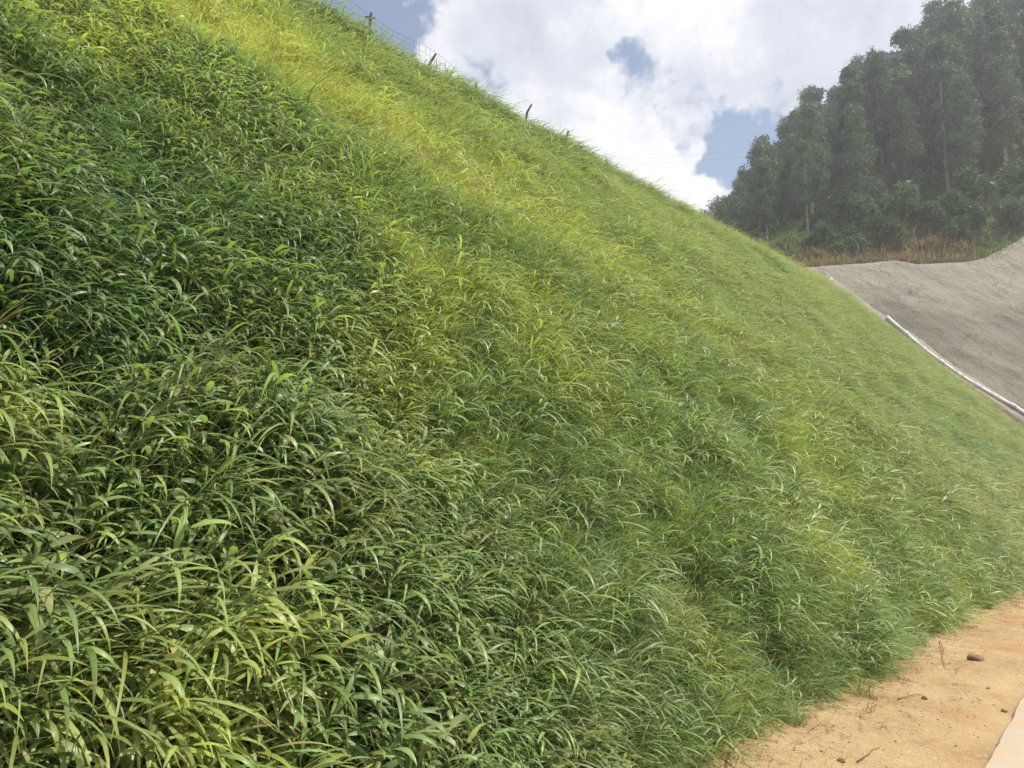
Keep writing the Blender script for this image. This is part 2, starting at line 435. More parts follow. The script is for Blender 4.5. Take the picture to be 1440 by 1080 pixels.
def broad_tuft(nculm, hmin, hmax, lmin, lmax, wmin, wmax):
    T = Tuft()
    for _ in range(nculm):
        r = .13 * math.sqrt(random.random()); a = U(0, 6.283)
        b = Vector((r * math.cos(a), r * math.sin(a), -.05))
        head = random.gauss(0, .55); H = U(hmin, hmax); lean = U(.1, .6)
        pts = []
        for i in range(5):
            u = i / 4
            pts.append(b + Vector((math.cos(head) * H * lean * u ** 1.6, math.sin(head) * H * lean * u ** 1.6, H * u * (1 - .12 * u))))
        T.stem(pts, [.0045, .004, .0035, .003, .002], (.75, .8, .7))
        nl = random.randint(4, 6)
        for k in range(nl):
            u = .22 + .78 * k / (nl - 1); i = min(3, int(u * 4)); q = pts[i].lerp(pts[i + 1], u * 4 - i)
            lh = head * .7 + (1 if k % 2 else -1) * U(.1, 1.0) + random.gauss(0, .3)
            L = U(lmin, lmax) * (.75 + .35 * math.sin(math.pi * min(1, u * .9 + .1)))
            c = leafcolour(); tip = (c[0] * 1.9, c[1] * 1.15, c[2]) if random.random() < .18 else None
            T.blade(q, lh, L, U(wmin, wmax), U(.1, .85), U(.8, 1.85), 7, c, U(.05, .35), random.gauss(0, .4), 'lance', tip)
    if random.random() < .6:
        a = random.gauss(0, .6); H = U(.45, .75); q = Vector((U(-.1, .1), U(-.1, .1), -.04))
        pt = [q + Vector((math.cos(a) * H * .45 * u * u, math.sin(a) * H * .45 * u * u, H * u)) for u in (0, .35, .7, 1)]
        T.stem(pt, [.003, .0026, .0022, .0012], (1.9, 1.25, 1.5))
    return T
def fine_tuft(n, lmin, lmax, wmin, wmax, spread=.14, seed_heads=False, segs=5):
    T = Tuft()
    for _ in range(n):
        r = spread * math.sqrt(random.random()); a = U(0, 6.283)
        c = leafcolour()
        T.blade((r * math.cos(a), r * math.sin(a), -.04), random.gauss(0, .95), U(lmin, lmax), U(wmin, wmax), U(.85, 1.5), U(.6, 2.1), segs, c, U(.0, .4), random.gauss(0, .5), 'grass')
    return T
def proto_coll(name): return bpy.data.collections.new(name)
c_broad = proto_coll('broad_tufts')
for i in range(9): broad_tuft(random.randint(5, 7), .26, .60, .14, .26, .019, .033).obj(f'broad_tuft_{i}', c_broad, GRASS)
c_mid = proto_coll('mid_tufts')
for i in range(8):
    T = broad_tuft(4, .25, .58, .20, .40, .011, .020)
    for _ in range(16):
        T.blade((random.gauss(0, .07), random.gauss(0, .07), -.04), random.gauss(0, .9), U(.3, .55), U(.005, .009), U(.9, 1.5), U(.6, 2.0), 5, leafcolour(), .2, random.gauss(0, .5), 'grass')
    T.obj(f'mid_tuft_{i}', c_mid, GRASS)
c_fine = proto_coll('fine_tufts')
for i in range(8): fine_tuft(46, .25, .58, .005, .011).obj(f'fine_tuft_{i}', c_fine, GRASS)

# ------------------------------------------------------------------ scatter (stuff): points with attributes, tufts set on them
def euler_from(M):
    sy = -M[:, 2, 0]; ry = np.arcsin(np.clip(sy, -1, 1))
    rx = np.arctan2(M[:, 2, 1], M[:, 2, 2]); rz = np.arctan2(M[:, 1, 0], M[:, 0, 0])
    return np.stack([rx, ry, rz], -1)
def rot_axis_y(a):
    z = np.zeros_like(a); o = np.ones_like(a); c, s = np.cos(a), np.sin(a)
    return np.stack([np.stack([c, z, s], -1), np.stack([z, o, z], -1), np.stack([-s, z, c], -1)], -2)
def rot_axis_z(a):
    z = np.zeros_like(a); o = np.ones_like(a); c, s = np.cos(a), np.sin(a)
    return np.stack([np.stack([c, -s, z], -1), np.stack([s, c, z], -1), np.stack([z, z, o], -1)], -2)
def scatter_group(coll):
    ng = bpy.data.node_groups.new('scatter_' + coll.name, 'GeometryNodeTree')
    ng.interface.new_socket('Geometry', in_out='INPUT', socket_type='NodeSocketGeometry')
    ng.interface.new_socket('Geometry', in_out='OUTPUT', socket_type='NodeSocketGeometry')
    n = ng.nodes; L = ng.links
    gi = n.new('NodeGroupInput'); go = n.new('NodeGroupOutput')
    ci = n.new('GeometryNodeCollectionInfo'); ci.inputs['Collection'].default_value = coll
    ci.inputs['Separate Children'].default_value = True; ci.inputs['Reset Children'].default_value = True
    def attr(name, dt):
        a = n.new('GeometryNodeInputNamedAttribute'); a.data_type = dt; a.inputs['Name'].default_value = name
        return a.outputs['Attribute']
    iop = n.new('GeometryNodeInstanceOnPoints'); iop.inputs['Pick Instance'].default_value = True
    e2r = n.new('FunctionNodeEulerToRotation')
    L.new(gi.outputs[0], iop.inputs['Points']); L.new(ci.outputs[0], iop.inputs['Instance'])
    L.new(attr('pick', 'INT'), iop.inputs['Instance Index'])
    L.new(attr('rot', 'FLOAT_VECTOR'), e2r.inputs[0]); L.new(e2r.outputs[0], iop.inputs['Rotation'])
    L.new(attr('size', 'FLOAT_VECTOR'), iop.inputs['Scale'])
    L.new(iop.outputs[0], go.inputs[0])
    return ng
_groups = {}
def scatter(name, coll, pos, rot, size, tint, label, cat):
    me = bpy.data.meshes.new(name); N = len(pos)
    me.vertices.add(N); me.vertices.foreach_set('co', np.asarray(pos, np.float32).ravel())
    k = len(coll.objects)
    a = me.attributes.new('pick', 'INT', 'POINT'); a.data.foreach_set('value', rng.integers(0, k, N).astype(np.int32))
    a = me.attributes.new('rot', 'FLOAT_VECTOR', 'POINT'); a.data.foreach_set('vector', np.asarray(rot, np.float32).ravel())
    a = me.attributes.new('size', 'FLOAT_VECTOR', 'POINT'); a.data.foreach_set('vector', np.asarray(size, np.float32).ravel())
    a = me.attributes.new('tint', 'FLOAT_COLOR', 'POINT'); a.data.foreach_set('color', np.concatenate([tint, np.ones((N, 1))], 1).astype(np.float32).ravel())
    me.update()
    o = bpy.data.objects.new(name, me); C.objects.link(o)
    if coll.name not in _groups: _groups[coll.name] = scatter_group(coll)
    md = o.modifiers.new('scatter', 'NODES'); md.node_group = _groups[coll.name]
    return tag(o, label, cat, kind='stuff')

def frame(n, tilt, head0, headsd):
    head = rng.normal(head0, headsd, n)
    return euler_from(rot_axis_y(np.full(n, tilt) + rng.normal(0, .12, n)) @ rot_axis_z(head))
WIND = R(28)

# candidate points on the embankment
NPT = 120000
yy = rng.uniform(-4, 46.6, NPT); zz = rng.uniform(-.06, CREST + .1, NPT)
ok = yy < yend(zz) - 2.6 + .5 * (fbm(yy * 0, zz, .8, 3, 77) - .5); yy, zz = yy[ok], zz[ok]
pts = slope_pt(yy, zz)
dist = np.linalg.norm(pts - np.array([0, 0, EYE]), axis=1)
clump = fbm(yy, zz * 1.3, 1.1, 3, 21)            # tussock height field
gaps = fbm(yy, zz * 1.2, .85, 2, 22)
band = fbm(yy * .12, zz, 1.1, 3, 23)            # contour stripes left by seeding
patch = fbm(yy, zz, 3.2, 4, 24)
# broad-leaved share: near, low part of slope
bandc = 7.4 - .58 * (yy - 4.9)
sdb = bandc - zz
qq = yy - .35 * zz
bw = sstep(.3, .72, .95 * sstep(.2, 1.8, sdb) * (1 - .92 * sstep(1.9, 4.4, qq)) + (patch - .5) * .5)
yel = sstep(.2, 1.0, np.exp(-((sdb + .5) / np.where(sdb < -.5, 2.4, 1.5)) ** 2) + 1.1 * (fbm(yy, zz, 1.2, 4, 25) - .5)) * sstep(15, 6.5, yy + 2 * (patch - .5))
crest = sstep(CREST - 2.6, CREST - 1.4, zz + 1.0 * (patch - .5)) * sstep(30, 16, yy)
qq = yy - .35 * zz
keep_p = np.where(dist < 9, 1.0, np.where(dist < 18, .85, .6)) * np.where((gaps + .5 * (clump - .5) < .385 + .055 * sstep(3, 1.5, qq)) & (dist < 9) & (zz > .9), .42, 1)
sel = rng.random(len(yy)) < keep_p
G = dict(y=yy[sel], z=zz[sel], p=pts[sel], d=dist[sel], cl=clump[sel], bw=bw[sel], yel=yel[sel], crest=crest[sel], band=band[sel], patch=patch[sel])
n = len(G['y']); r = rng.random(n)
kind = np.where(r < G['bw'] * .62, 0, np.where(rng.random(n) < .28 * (1 - .45 * sstep(7, 16, G['d'])) + .6 * G['bw'], 1, 2))
kind = np.where((G['yel'] > .5) & (kind == 0) & (rng.random(n) < .8), 2, kind)
kind = np.where((G['crest'] > .5) & (rng.random(n) < .5), 1, kind)
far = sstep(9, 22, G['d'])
# sparser where kinds are large
thin = rng.random(n) < np.where(kind == 0, .8, np.where(kind == 1, .72, .8))
def mixc(a, b, f): return a * (1 - f[:, None]) + np.array(b) * f[:, None]
tint = np.tile(np.array([.172, .245, .085]), (n, 1))
gq = G['y'] - .35 * G['z']
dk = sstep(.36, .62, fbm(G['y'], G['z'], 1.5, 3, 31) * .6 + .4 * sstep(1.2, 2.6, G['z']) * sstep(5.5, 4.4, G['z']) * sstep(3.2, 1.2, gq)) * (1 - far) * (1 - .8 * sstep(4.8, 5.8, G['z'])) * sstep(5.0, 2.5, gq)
tint = mixc(tint, (.098, .172, .060), dk * .85)  # darker green leaves plus deep shade on the left, both put into the tint
tint = mixc(tint, (.24, .305, .085), sstep(.48, .66, fbm(G['y'], G['z'], .9, 3, 32)) * (1 - .7 * dk) * (1 - .6 * far))
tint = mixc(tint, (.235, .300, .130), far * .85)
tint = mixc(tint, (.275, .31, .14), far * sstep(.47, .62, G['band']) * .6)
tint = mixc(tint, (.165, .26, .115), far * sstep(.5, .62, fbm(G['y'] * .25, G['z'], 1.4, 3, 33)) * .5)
tint = mixc(tint, (.345, .385, .125), G['yel'] * .78)
tint = mixc(tint, (.165, .24, .12), G['crest'] * .8)
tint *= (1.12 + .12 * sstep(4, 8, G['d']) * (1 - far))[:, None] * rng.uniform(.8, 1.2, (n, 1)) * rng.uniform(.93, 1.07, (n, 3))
fv = sstep(4.5, 11, G['d'])
scl = (.42 + 1.2 * G['cl'] * (1 - .5 * fv) + .5 * 1.2 * .5 * fv) * (1 + .12 * fv) * rng.uniform(.85, 1.15, n)
scl *= 1 - .25 * sstep(1.2, 0, G['z'])
scl *= 1 - .52 * sstep(CREST - 1.5, CREST - .3, G['z'])
scl *= 1 - .72 * sstep(yend(G['z']) - 9.5, yend(G['z']) - 2.6, G['y'])
sub = {}
for k, (nm, coll, lab) in enumerate([
        ('broad_leaf_grass', c_broad, 'broad-leaved glossy dark green tall grass bending over on the lower embankment'),
        ('mixed_grass', c_mid, 'tangled green grass of narrow and wider blades covering the embankment'),
        ('fine_grass', c_fine, 'fine light green to yellow grass covering the upper and far embankment')]):
    s = (kind == k) & thin; m_ = int(s.sum())
    sz = scl[s][:, None] * np.ones((m_, 3)) * (1.0 if k < 2 else 1.0)
    f_ = far[s]
    wide = 1 + .75 * f_
    sz = np.stack([sz[:, 0] * (1 + .4 * f_), sz[:, 1] * wide, sz[:, 2] * (1 - .12 * f_)], -1)
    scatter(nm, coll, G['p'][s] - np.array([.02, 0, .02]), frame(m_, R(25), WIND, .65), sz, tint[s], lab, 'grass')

# ------------------------------------------------------------------ drain between grass and sprayed concrete
mort = simple('drain_mortar', (.30, .265, .22), .9, .35, 2.5, .6, .2)
brown = simple('eroded_soil', (.15, .09, .055), .95, .55, 3, .8, .1)
EDGE = [(1120, 360), (1150, 386), (1180, 408), (1210, 435), (1275, 489), (1316, 515), (1396, 568), (1440, 598), (1500, 640), (1560, 684)]
PIPE = [(1120, 352), (1165, 391), (1210, 427), (1247, 452), (1290, 480), (1337, 518), (1396, 555), (1440, 582), (1500, 620), (1560, 660)]
def along(line, x): return float(np.interp(x, [q[0] for q in line], [q[1] for q in line]))
soil_rows, mort_rows = [], []
for x in np.linspace(1158, 1555, 130):
    tp = .15 + .85 * float(sstep(1158, 1235, x))
    j = 7 * (float(fbm(x, 0., 14., 4, 41)) - .5); k = 3 * (float(fbm(x, 0., 9., 3, 44)) - .5); ey, py = along(EDGE, x), along(PIPE, x)
    soil_rows.append([tuple(on_shot(x - 8, ey + 18 * tp, .95 * tp)), tuple(on_shot(x - 3, ey + (7 + j) * tp, .85 * tp)), tuple(on_shot(x, ey + (j - 1) * tp, .74 * tp)), tuple(on_shot(x + 2, ey + (j - 4) * tp, .50 * tp)), tuple(on_shot(x + 4, ey + (j - 7) * tp, .30 * tp))])
    mort_rows.append([tuple(on_shot(x, ey + 2, .48 * tp)), tuple(on_shot(x + 1, ey + (k + j - 3) * tp, .57 * tp)), tuple(on_shot(x + 2, .5 * (ey + py) + k, .52 * tp)), tuple(on_shot(x + 3, py + 2 + k, .42 * tp)), tuple(on_shot(x + 4, py - 2 + k, .38 * tp)), tuple(on_shot(x + 5, py - 4 + k, -.2))])
o = grid_obj('drain_edge', np.array(mort_rows), mort); tag(o, 'pale mortar drain edge running down between the grass and the sprayed concrete', 'drain')
o = grid_obj('eroded_bank', np.array(soil_rows), brown); tag(o, 'eroded brown soil lip along the edge of the grass above the drain', 'soil', kind='structure')
wht = simple('white_plastic_pipe', (.78, .76, .76), .45, .12, 6, 0, .5)
pp = [on_shot(*q, .50) for q in [(1247, 445), (1275, 470), (1300, 491), (1325, 510), (1350, 527), (1375, 543), (1400, 557), (1425, 571), (1450, 587), (1480, 606)]]
e0 = empty('drain_pipe', pp[0]); tag(e0, 'long white plastic pipe lying down the sprayed concrete beside the drain', 'pipe')
for i in range(len(pp) - 1):
    a_, b_ = pp[i] - pp[0], pp[i + 1] - pp[0]
    a_ = a_ + Vector((0, 0, .03 * (i % 2)))
    V, F = tube([a_, a_.lerp(b_, .5), b_ + (b_ - a_).normalized() * .05 + Vector((0, 0, .03 * ((i + 1) % 2)))], .088, 12)
    mesh_obj('pipe_length', V, F, wht, e0)
    V, F = tube([b_ - (b_ - a_).normalized() * .12 + Vector((0, 0, .03 * ((i + 1) % 2))), b_ + (b_ - a_).normalized() * .12 + Vector((0, 0, .03 * ((i + 1) % 2)))], .108, 12)
    mesh_obj('pipe_socket', V, F, wht, e0)
q0 = on_shot(1163, 402, .1); q1 = on_shot(1166, 393, .35)
V, F = tube([Vector((0, 0, -.15)), Vector((.02, .0, .12)), (q1 - q0) * .8, (q1 - q0) + Vector((.15, .1, .05))], .05, 8)
o = mesh_obj('weep_pipe', V, F, wht); o.location = q0; tag(o, 'short white bent pipe stub near the top of the sprayed concrete', 'pipe')
# ------------------------------------------------------------------ fence on the crest
wood = simple('weathered_post', (.06, .05, .045), .9, .4, 12, .4, .2)
wire = simple('fence_wire', (.11, .11, .115), .6, .2, 12, 0, .4)
def crest_pt(px, py, back=.35):
    d = ray(px, py); k = (CRX - back) / d.x; return ORG + d * k
def crest_z(y): return float(slope_pt(y, CREST)[2]) + .08
posts = [(520, 40, 18, 522, 'upright dark fence stake with a small crosspiece beside the wire mesh'),
         (603, 92, 76, 613, 'short dark fence stake leaning sharply over in the crest grass'),
         (668, 130, 116, 670, 'short upright fence stake barely clearing the crest grass'),
         (739, 171, 147, 744, 'tall crooked fence stake bent at its top'),
         (794, 204, 184, 799, 'thin straight fence stake beside the overhead cables'),
         (851, 238, 224, 853, 'last low fence stake almost sunk in the crest grass')]
PY = []
for i, (bx, by, ty, tx, lab) in enumerate(posts):
    b = crest_pt(bx, by); tp = crest_pt(tx, ty)
    g = Vector((b.x, b.y, crest_z(b.y) - .25)); PY.append((b, tp))
    e = tp - b; up = Vector((0, 0, 1))
    path = [g - b, (g - b) * .5 + Vector((.01, .01, 0)), Vector((0, 0, 0)), e * .5 + Vector((.02, -.03, 0)) * (1 if i == 3 else .2), e + (Vector((.03, .08, .02)) if i == 3 else Vector((0, 0, 0)))]
    E = empty('fence_post', g); tag(E, lab, 'fence post', 'stakes of the crest fence')
    V, F = tube([q - (g - b) for q in path], [.042, .042, .04, .037, .03], 7); mesh_obj('stake', V, F, wood, E)
    if i == 0:
        tpv = e - (g - b); V, F = tube([tpv + Vector((-.03, -.14, -.16)), tpv + Vector((.02, .1, -.1))], .02, 5); mesh_obj('crosspiece', V, F, wood, E)
    V, F = tube([e * .6 - (g - b) + Vector((-.055, 0, .0)), e * .6 - (g - b) + Vector((.055, 0, .01)), e * .6 - (g - b) + Vector((.055, .02, .02))], .008, 4); mesh_obj('wire_tie', V, F, wire, E)
E = empty('wire_mesh_fence', (CRX - .4, 8, crest_z(8))); tag(E, 'sagging thin wire mesh fence strung along the top of the embankment', 'fence')
ys = np.arange(5.5, 21.6, .18)
def ftop(y): return 1.12 - .62 * sstep(12.5, 16.5, y) + .05 * math.sin(y * 2.1)
E0 = E.location
for k in range(7):
    path = [Vector((CRX - .4, y, crest_z(y) + ftop(y) * k / 6 * (1 - .05 * math.sin(y * 1.7 + k)))) - E0 for y in ys]
    V, F = tube(path, .0035, 4); mesh_obj('strand', V, F, wire, E)
for y in ys:
    V, F = tube([Vector((CRX - .4, y, crest_z(y) - .1)) - E0, Vector((CRX - .4, y + .03 * math.sin(y * 9), crest_z(y) + ftop(y))) - E0], .0035, 3)
    mesh_obj('stay', V, F, wire, E)

# ------------------------------------------------------------------ trees
bark = simple('pale_bark', (.33, .31, .27), .9, .45, 3, .3, .2, (.15, .13, .11))
CROWN = leaf_mat('eucalyptus_leaves', const=(.105, .15, .092), trans=.22, rough=.6, spec=.18)
BUSH = leaf_mat('bush_leaves', const=(.085, .14, .055), trans=.25, rough=.6, spec=.18)
def leaf_cloud(centres, n, size, colbase=1.0, droop=.5, slim=1.0):
    """many small leaf sprays round the given (centre, radius, squash) lobes"""
    cs = np.array([c[0] for c in centres]); rs = np.array([c[1] for c in centres]); sq = np.array([c[2] for c in centres])
    pr = rs ** 2; idx = rng.choice(len(cs), n, p=pr / pr.sum())
    dirs = rng.normal(size=(n, 3)); dirs /= np.linalg.norm(dirs, axis=1)[:, None]
    rad = rs[idx] * rng.uniform(.25, 1, n) ** .45 * rng.uniform(.75, 1.12, n)
    P = cs[idx] + dirs * rad[:, None] * np.stack([np.ones(n), np.ones(n), sq[idx]], -1)
    L = rng.uniform(.7, 1.5, n) * size; W = L * rng.uniform(.28, .5, n) * slim
    ax = rng.normal(size=(n, 3)); ax[:, 2] -= droop; ax /= np.linalg.norm(ax, axis=1)[:, None]
    nn = np.cross(ax, rng.normal(size=(n, 3))); nn /= np.linalg.norm(nn, axis=1)[:, None]
    a = P; b = P + ax * (L * .5)[:, None] + nn * (W * .5)[:, None]; c = P + ax * L[:, None]; d = P + ax * (L * .5)[:, None] - nn * (W * .5)[:, None]
    V = np.stack([a, b, c, d], 1).reshape(-1, 3)
    F = np.arange(4 * n).reshape(-1, 4)
    k = rng.uniform(.65, 1.35, n); col = np.stack([k * rng.uniform(.9, 1.15, n), k, k * rng.uniform(.85, 1.15, n)], -1)
    return V, F, np.repeat(col, 4, 0)
def cloud_obj(name, data, mat, parent):
    V, F, col = data
    o = mesh_obj(name, V, F, mat, parent, smooth=False)
    at = o.data.attributes.new('leafcol', 'FLOAT_COLOR', 'POINT')
    at.data.foreach_set('color', np.concatenate([col, np.ones((len(col), 1))], 1).astype(np.float32).ravel())
    return o
def make_tree(h, cw, ch, nl, name='eucalyptus_tree', n=4800, size=.33):
    E = empty(name)
    path = [Vector((0, 0, -.6))]; off = Vector((0, 0, 0))
    for i in range(1, 8):
        off = off + Vector((random.gauss(0, .1), random.gauss(0, .1), 0)); path.append(Vector((off.x, off.y, h * .97 * i / 7)))
    parts = [tube(path, [.17, .15, .13, .115, .095, .075, .05, .02], 7)]
    lobes = []
    for k in range(nl):
        u = (k + .5) / nl; z = h - ch + ch * u * .95
        i = min(6, int(z / (h * .97) * 7)); base = path[i].lerp(path[i + 1], max(0, min(1, z / (h * .97) * 7 - i)))
        prof = math.sin(math.pi * min(1, .18 + .8 * u)) ** .7
        a = k * 2.4 + U(-.5, .5); r = cw * .5 * prof * U(.3, .75)
        tip = base + Vector((math.cos(a) * r, math.sin(a) * r, U(.2, .9)))
        st = path[max(1, i - 1)].lerp(path[i], U(.2, .9))
        parts.append(tube([st, st.lerp(tip, .5) + Vector((0, 0, -.1)), tip], [.045, .03, .012], 4))
        lobes.append((tuple(tip), U(.45, .9) * cw * .34 * (.6 + .5 * prof), U(.7, 1.1)))
    lobes.append((tuple(path[-1]), cw * .22, 1.0))
    V, F = join(parts); mesh_obj('trunk', V, F, bark, E)
    cloud_obj('crown', leaf_cloud(lobes, n, size, droop=1.1, slim=.75), CROWN, E)
    return E
def copy_tree(E):
    c = E.copy(); C.objects.link(c)
    for ch in E.children:
        k = ch.copy(); C.objects.link(k); k.parent = c
    return c
protos = [make_tree(U(11.5, 14.5), U(2.6, 3.9), U(7.5, 10.5), random.randint(13, 17)) for _ in range(6)]
used = [False] * 6
def place(E_i, loc, rz, sc, lab, group, cat='tree', pool=None, flags=None):
    pool = pool if pool is not None else protos; flags = flags if flags is not None else used
    E = pool[E_i] if not flags[E_i] else copy_tree(pool[E_i]); flags[E_i] = True
    E.location = loc; E.rotation_euler = (0, 0, rz); E.scale = sc
    return tag(E, lab, cat, group)
spots = []
az = -27.5
TG = []
for row, fr in enumerate([.13, .2, .28, .38, .5, .62, .74, .86, .97, 1.06, 1.15, 1.25]):
    az = -36 + (row % 2) * .9
    while az < -1.5:
        d0 = float(foot(az)[0]); dd = d0 + 36 * fr + U(-1.2, 1.2); a2 = az + U(-.5, .5)
        TG.append((row, a2, dd)); az += math.degrees(2.2 / dd) * (1.0 if row > 1 else 1.35)
for row, a2, dd in TG:
    z = float(hill_z(np.array(a2), np.array(dd)))
    x, y = dd * math.sin(R(a2)), dd * math.cos(R(a2))
    lim = EYE + dd * math.tan(R(float(np.interp(a2, AZK, ELK)) + U(-1.9, .6))) - z
    if lim < 3.8: continue
    # skip trees wholly hidden by the grassy crest or outside the frame
    dv = Vector((x, y, z + 13 - EYE)); cz = dv.dot(FWD); 
    px = CX + FPX * dv.dot(RGT) / (cz * math.cos(PITCH) + dv.z * math.sin(PITCH)); py = CY - FPX * (dv.z * math.cos(PITCH) - cz * math.sin(PITCH)) / (cz * math.cos(PITCH) + dv.z * math.sin(PITCH))
    if px > 1490 or px < 960: continue
    if px < 1130 and py > 330 + .53 * (px - 1000): continue
    if -5.5 < a2 and False: continue
    s = min(U(.85, 1.12) * (.72 if row == 0 else .86 if row == 1 else 1), lim / 13.0)
    if row >= 8: lab, grp = 'slender eucalyptus with a rounded crown standing against the sky on the ridge', 'eucalyptus trees along the ridge'
    elif row <= 1: lab, grp = 'smaller eucalyptus at the front edge of the wood above the brown bank', 'eucalyptus trees at the wood edge'
    else: lab, grp = 'pale-trunked eucalyptus standing inside the dense hillside wood', 'eucalyptus trees inside the wood'
    place(random.randrange(6), (x, y, z), U(0, 6.28), (s * U(.9, 1.1), s * U(.9, 1.1), s), lab, grp)
for i in range(6):
    if not used[i]:
        for ch in list(protos[i].children): bpy.data.objects.remove(ch)
        bpy.data.objects.remove(protos[i])

# shrubs at the foot of the wood
def make_bush(w_, h_):
    E = empty('shrub'); lobes = []; parts = []
    for k in range(9):
        a = U(0, 6.28); r = w_ * .38 * math.sqrt(random.random()); z = h_ * U(.25, .85)
        tip = Vector((r * math.cos(a), r * math.sin(a), z)); parts.append(tube([Vector((U(-.1, .1), U(-.1, .1), -.3)), tip * .5 + Vector((0, 0, .1)), tip], [.03, .02, .01], 4))
        lobes.append((tuple(tip), w_ * U(.16, .26), U(.7, 1.1)))
    V, F = join(parts); mesh_obj('stems', V, F, bark, E)
    cloud_obj('foliage', leaf_cloud(lobes, 1300, .3, droop=.2), BUSH, E)
    return E
bushes = [make_bush(U(2.4, 3.4), U(1.8, 3.0)) for _ in range(4)]; bused = [False] * 4
for fr, lab in ((.055, 'rounded dark green shrub at the top of the brown bank'), (.10, 'tall leafy shrub filling the gap under the eucalyptus edge')):
    a2 = -19.5
    while a2 < -3:
        d0 = float(foot(a2)[0]); dd = d0 + 36 * fr + U(-.8, .8); z = float(hill_z(np.array(a2), np.array(dd)))
        k = U(.5, .9) if fr < .08 else U(.75, 1.2)
        place(random.randrange(4), (dd * math.sin(R(a2)), dd * math.cos(R(a2)), z), U(0, 6.28), (k, k, k), lab, lab.replace('rounded dark green shrub', 'low shrubs').replace('tall leafy shrub', 'tall shrubs'), 'shrub', bushes, bused)
        a2 += U(.7, 1.7)
for i in range(4):
    if not bused[i]:
        for ch in list(bushes[i].children): bpy.data.objects.remove(ch)
        bpy.data.objects.remove(bushes[i])

# dead bracken and grass on the bank, undergrowth in the wood
c_brush = proto_coll('brush_tufts')
for i in range(5): fine_tuft(34, .3, .8, .02, .05, .3, segs=4).obj(f'brush_tuft_{i}', c_brush, GRASS)
N = 15000
a2 = rng.uniform(-30, 2, N); d0, _ = foot(a2); f_ = rng.uniform(0, 1, N) ** 1.8 * 1.05
dd = d0 + 36 * f_ ; z = hill_z(a2, dd); P = np.stack([dd * np.sin(np.radians(a2)), dd * np.cos(np.radians(a2)), z], -1)
green = np.clip(sstep(-11.5, -9.5, a2 + 3 * (fbm(P[:, 0], P[:, 1], 3, 3, 61) - .5)) + sstep(.035, .08, f_ + .07 * (fbm(P[:, 0], P[:, 1], 2, 3, 62) - .5)), 0, 1)
tb = mixc(np.tile(np.array([.20, .162, .118]), (N, 1)), (.135, .18, .085), green) * rng.uniform(.65, 1.3, (N, 1))
br = green < .5
for nm, s, lab, cat in (('dead_brush', br, 'brown dead brush covering the bank above the sprayed concrete', 'brush'), ('undergrowth', ~br, 'low green undergrowth at the foot of the hillside wood', 'undergrowth')):
    k = int(s.sum()); sz = rng.uniform(.6, 1.5, (k, 1)) * np.ones((k, 3)) * (1 + 1.9 * sstep(.1, .3, f_[s]))[:, None]
    scatter(nm, c_brush, P[s], frame(k, 0, 0, 3), sz, tb[s], lab, cat)

# ------------------------------------------------------------------ overhead cables behind the crest
pole_m = simple('grey_pole', (.3, .3, .29), .8, .2, 5)
black = simple('black_cable', (.03, .03, .035), .6, .2, 5)
pa = ORG + ray(700, 224) * 95; pb = ORG + ray(1110, 206) * 84
E = empty('utility_pole', (pa.x, pa.y, 8)); tag(E, 'grey utility pole behind the embankment crest carrying overhead cables', 'utility pole')
V, F = tube([Vector((0, 0, -8.5)), Vector((0, 0, pa.z - 8 + .3))], [.16, .1], 10); mesh_obj('shaft', V, F, pole_m, E)
V, F = tube([Vector((-.7, -.5, pa.z - 8)), Vector((.7, .5, pa.z - 8))], .05, 6); mesh_obj('crossarm', V, F, pole_m, E)
def catenary(a, b, sag, n=40): return [a.lerp(b, i / (n - 1)) - Vector((0, 0, sag * 4 * (i / (n - 1)) * (1 - i / (n - 1)))) for i in range(n)]
for k, lab in ((0, 'upper thin black overhead cable crossing the sky gap'), (1, 'lower thin black overhead cable crossing the sky gap')):
    V, F = tube(catenary(pa + Vector((0, 0, -.7 * k)), pb + Vector((0, 0, -.7 * k)), .6), .0075, 5)
    o = mesh_obj('overhead_cable', V, F, black); tag(o, lab, 'cable', 'overhead cables')

# ------------------------------------------------------------------ small things on the verge
stone_m = simple('brown_stone', (.26, .175, .105), .9, .4, 25, .5, .2)
def ground_pt(px, py):
    d = ray(px, py); k = -EYE / d.z; p = ORG + d * k; p.z = float(verge_z(np.array(p.x), np.array(p.y))); return p
def rock(name, r, sq, mat, seed):
    import bmesh
    bm = bmesh.new(); bmesh.ops.create_icosphere(bm, subdivisions=3, radius=1)
    rr = np.random.default_rng(seed); ns = rr.normal(size=(9, 3)); ns /= np.linalg.norm(ns, axis=1)[:, None]; hs = rr.uniform(.6, .95, 9)
    for v in bm.verts:
        for n_, h_ in zip(ns, hs):
            d = v.co.dot(Vector(n_)) - h_
            if d > 0: v.co -= Vector(n_) * d * .85
        v.co = Vector((v.co.x * r, v.co.y * r * .72, v.co.z * r * sq))
    me = bpy.data.meshes.new(name); bm.to_mesh(me); bm.free(); me.materials.append(mat)
    return me
o = bpy.data.objects.new('stone', rock('stone', .082, .55, stone_m, 3)); C.objects.link(o)
o.location = ground_pt(1372, 927) + Vector((0, 0, .02)); o.rotation_euler = (0.1, .1, R(50))
tag(o, 'lone fist-sized brown stone on the dirt verge', 'stone')
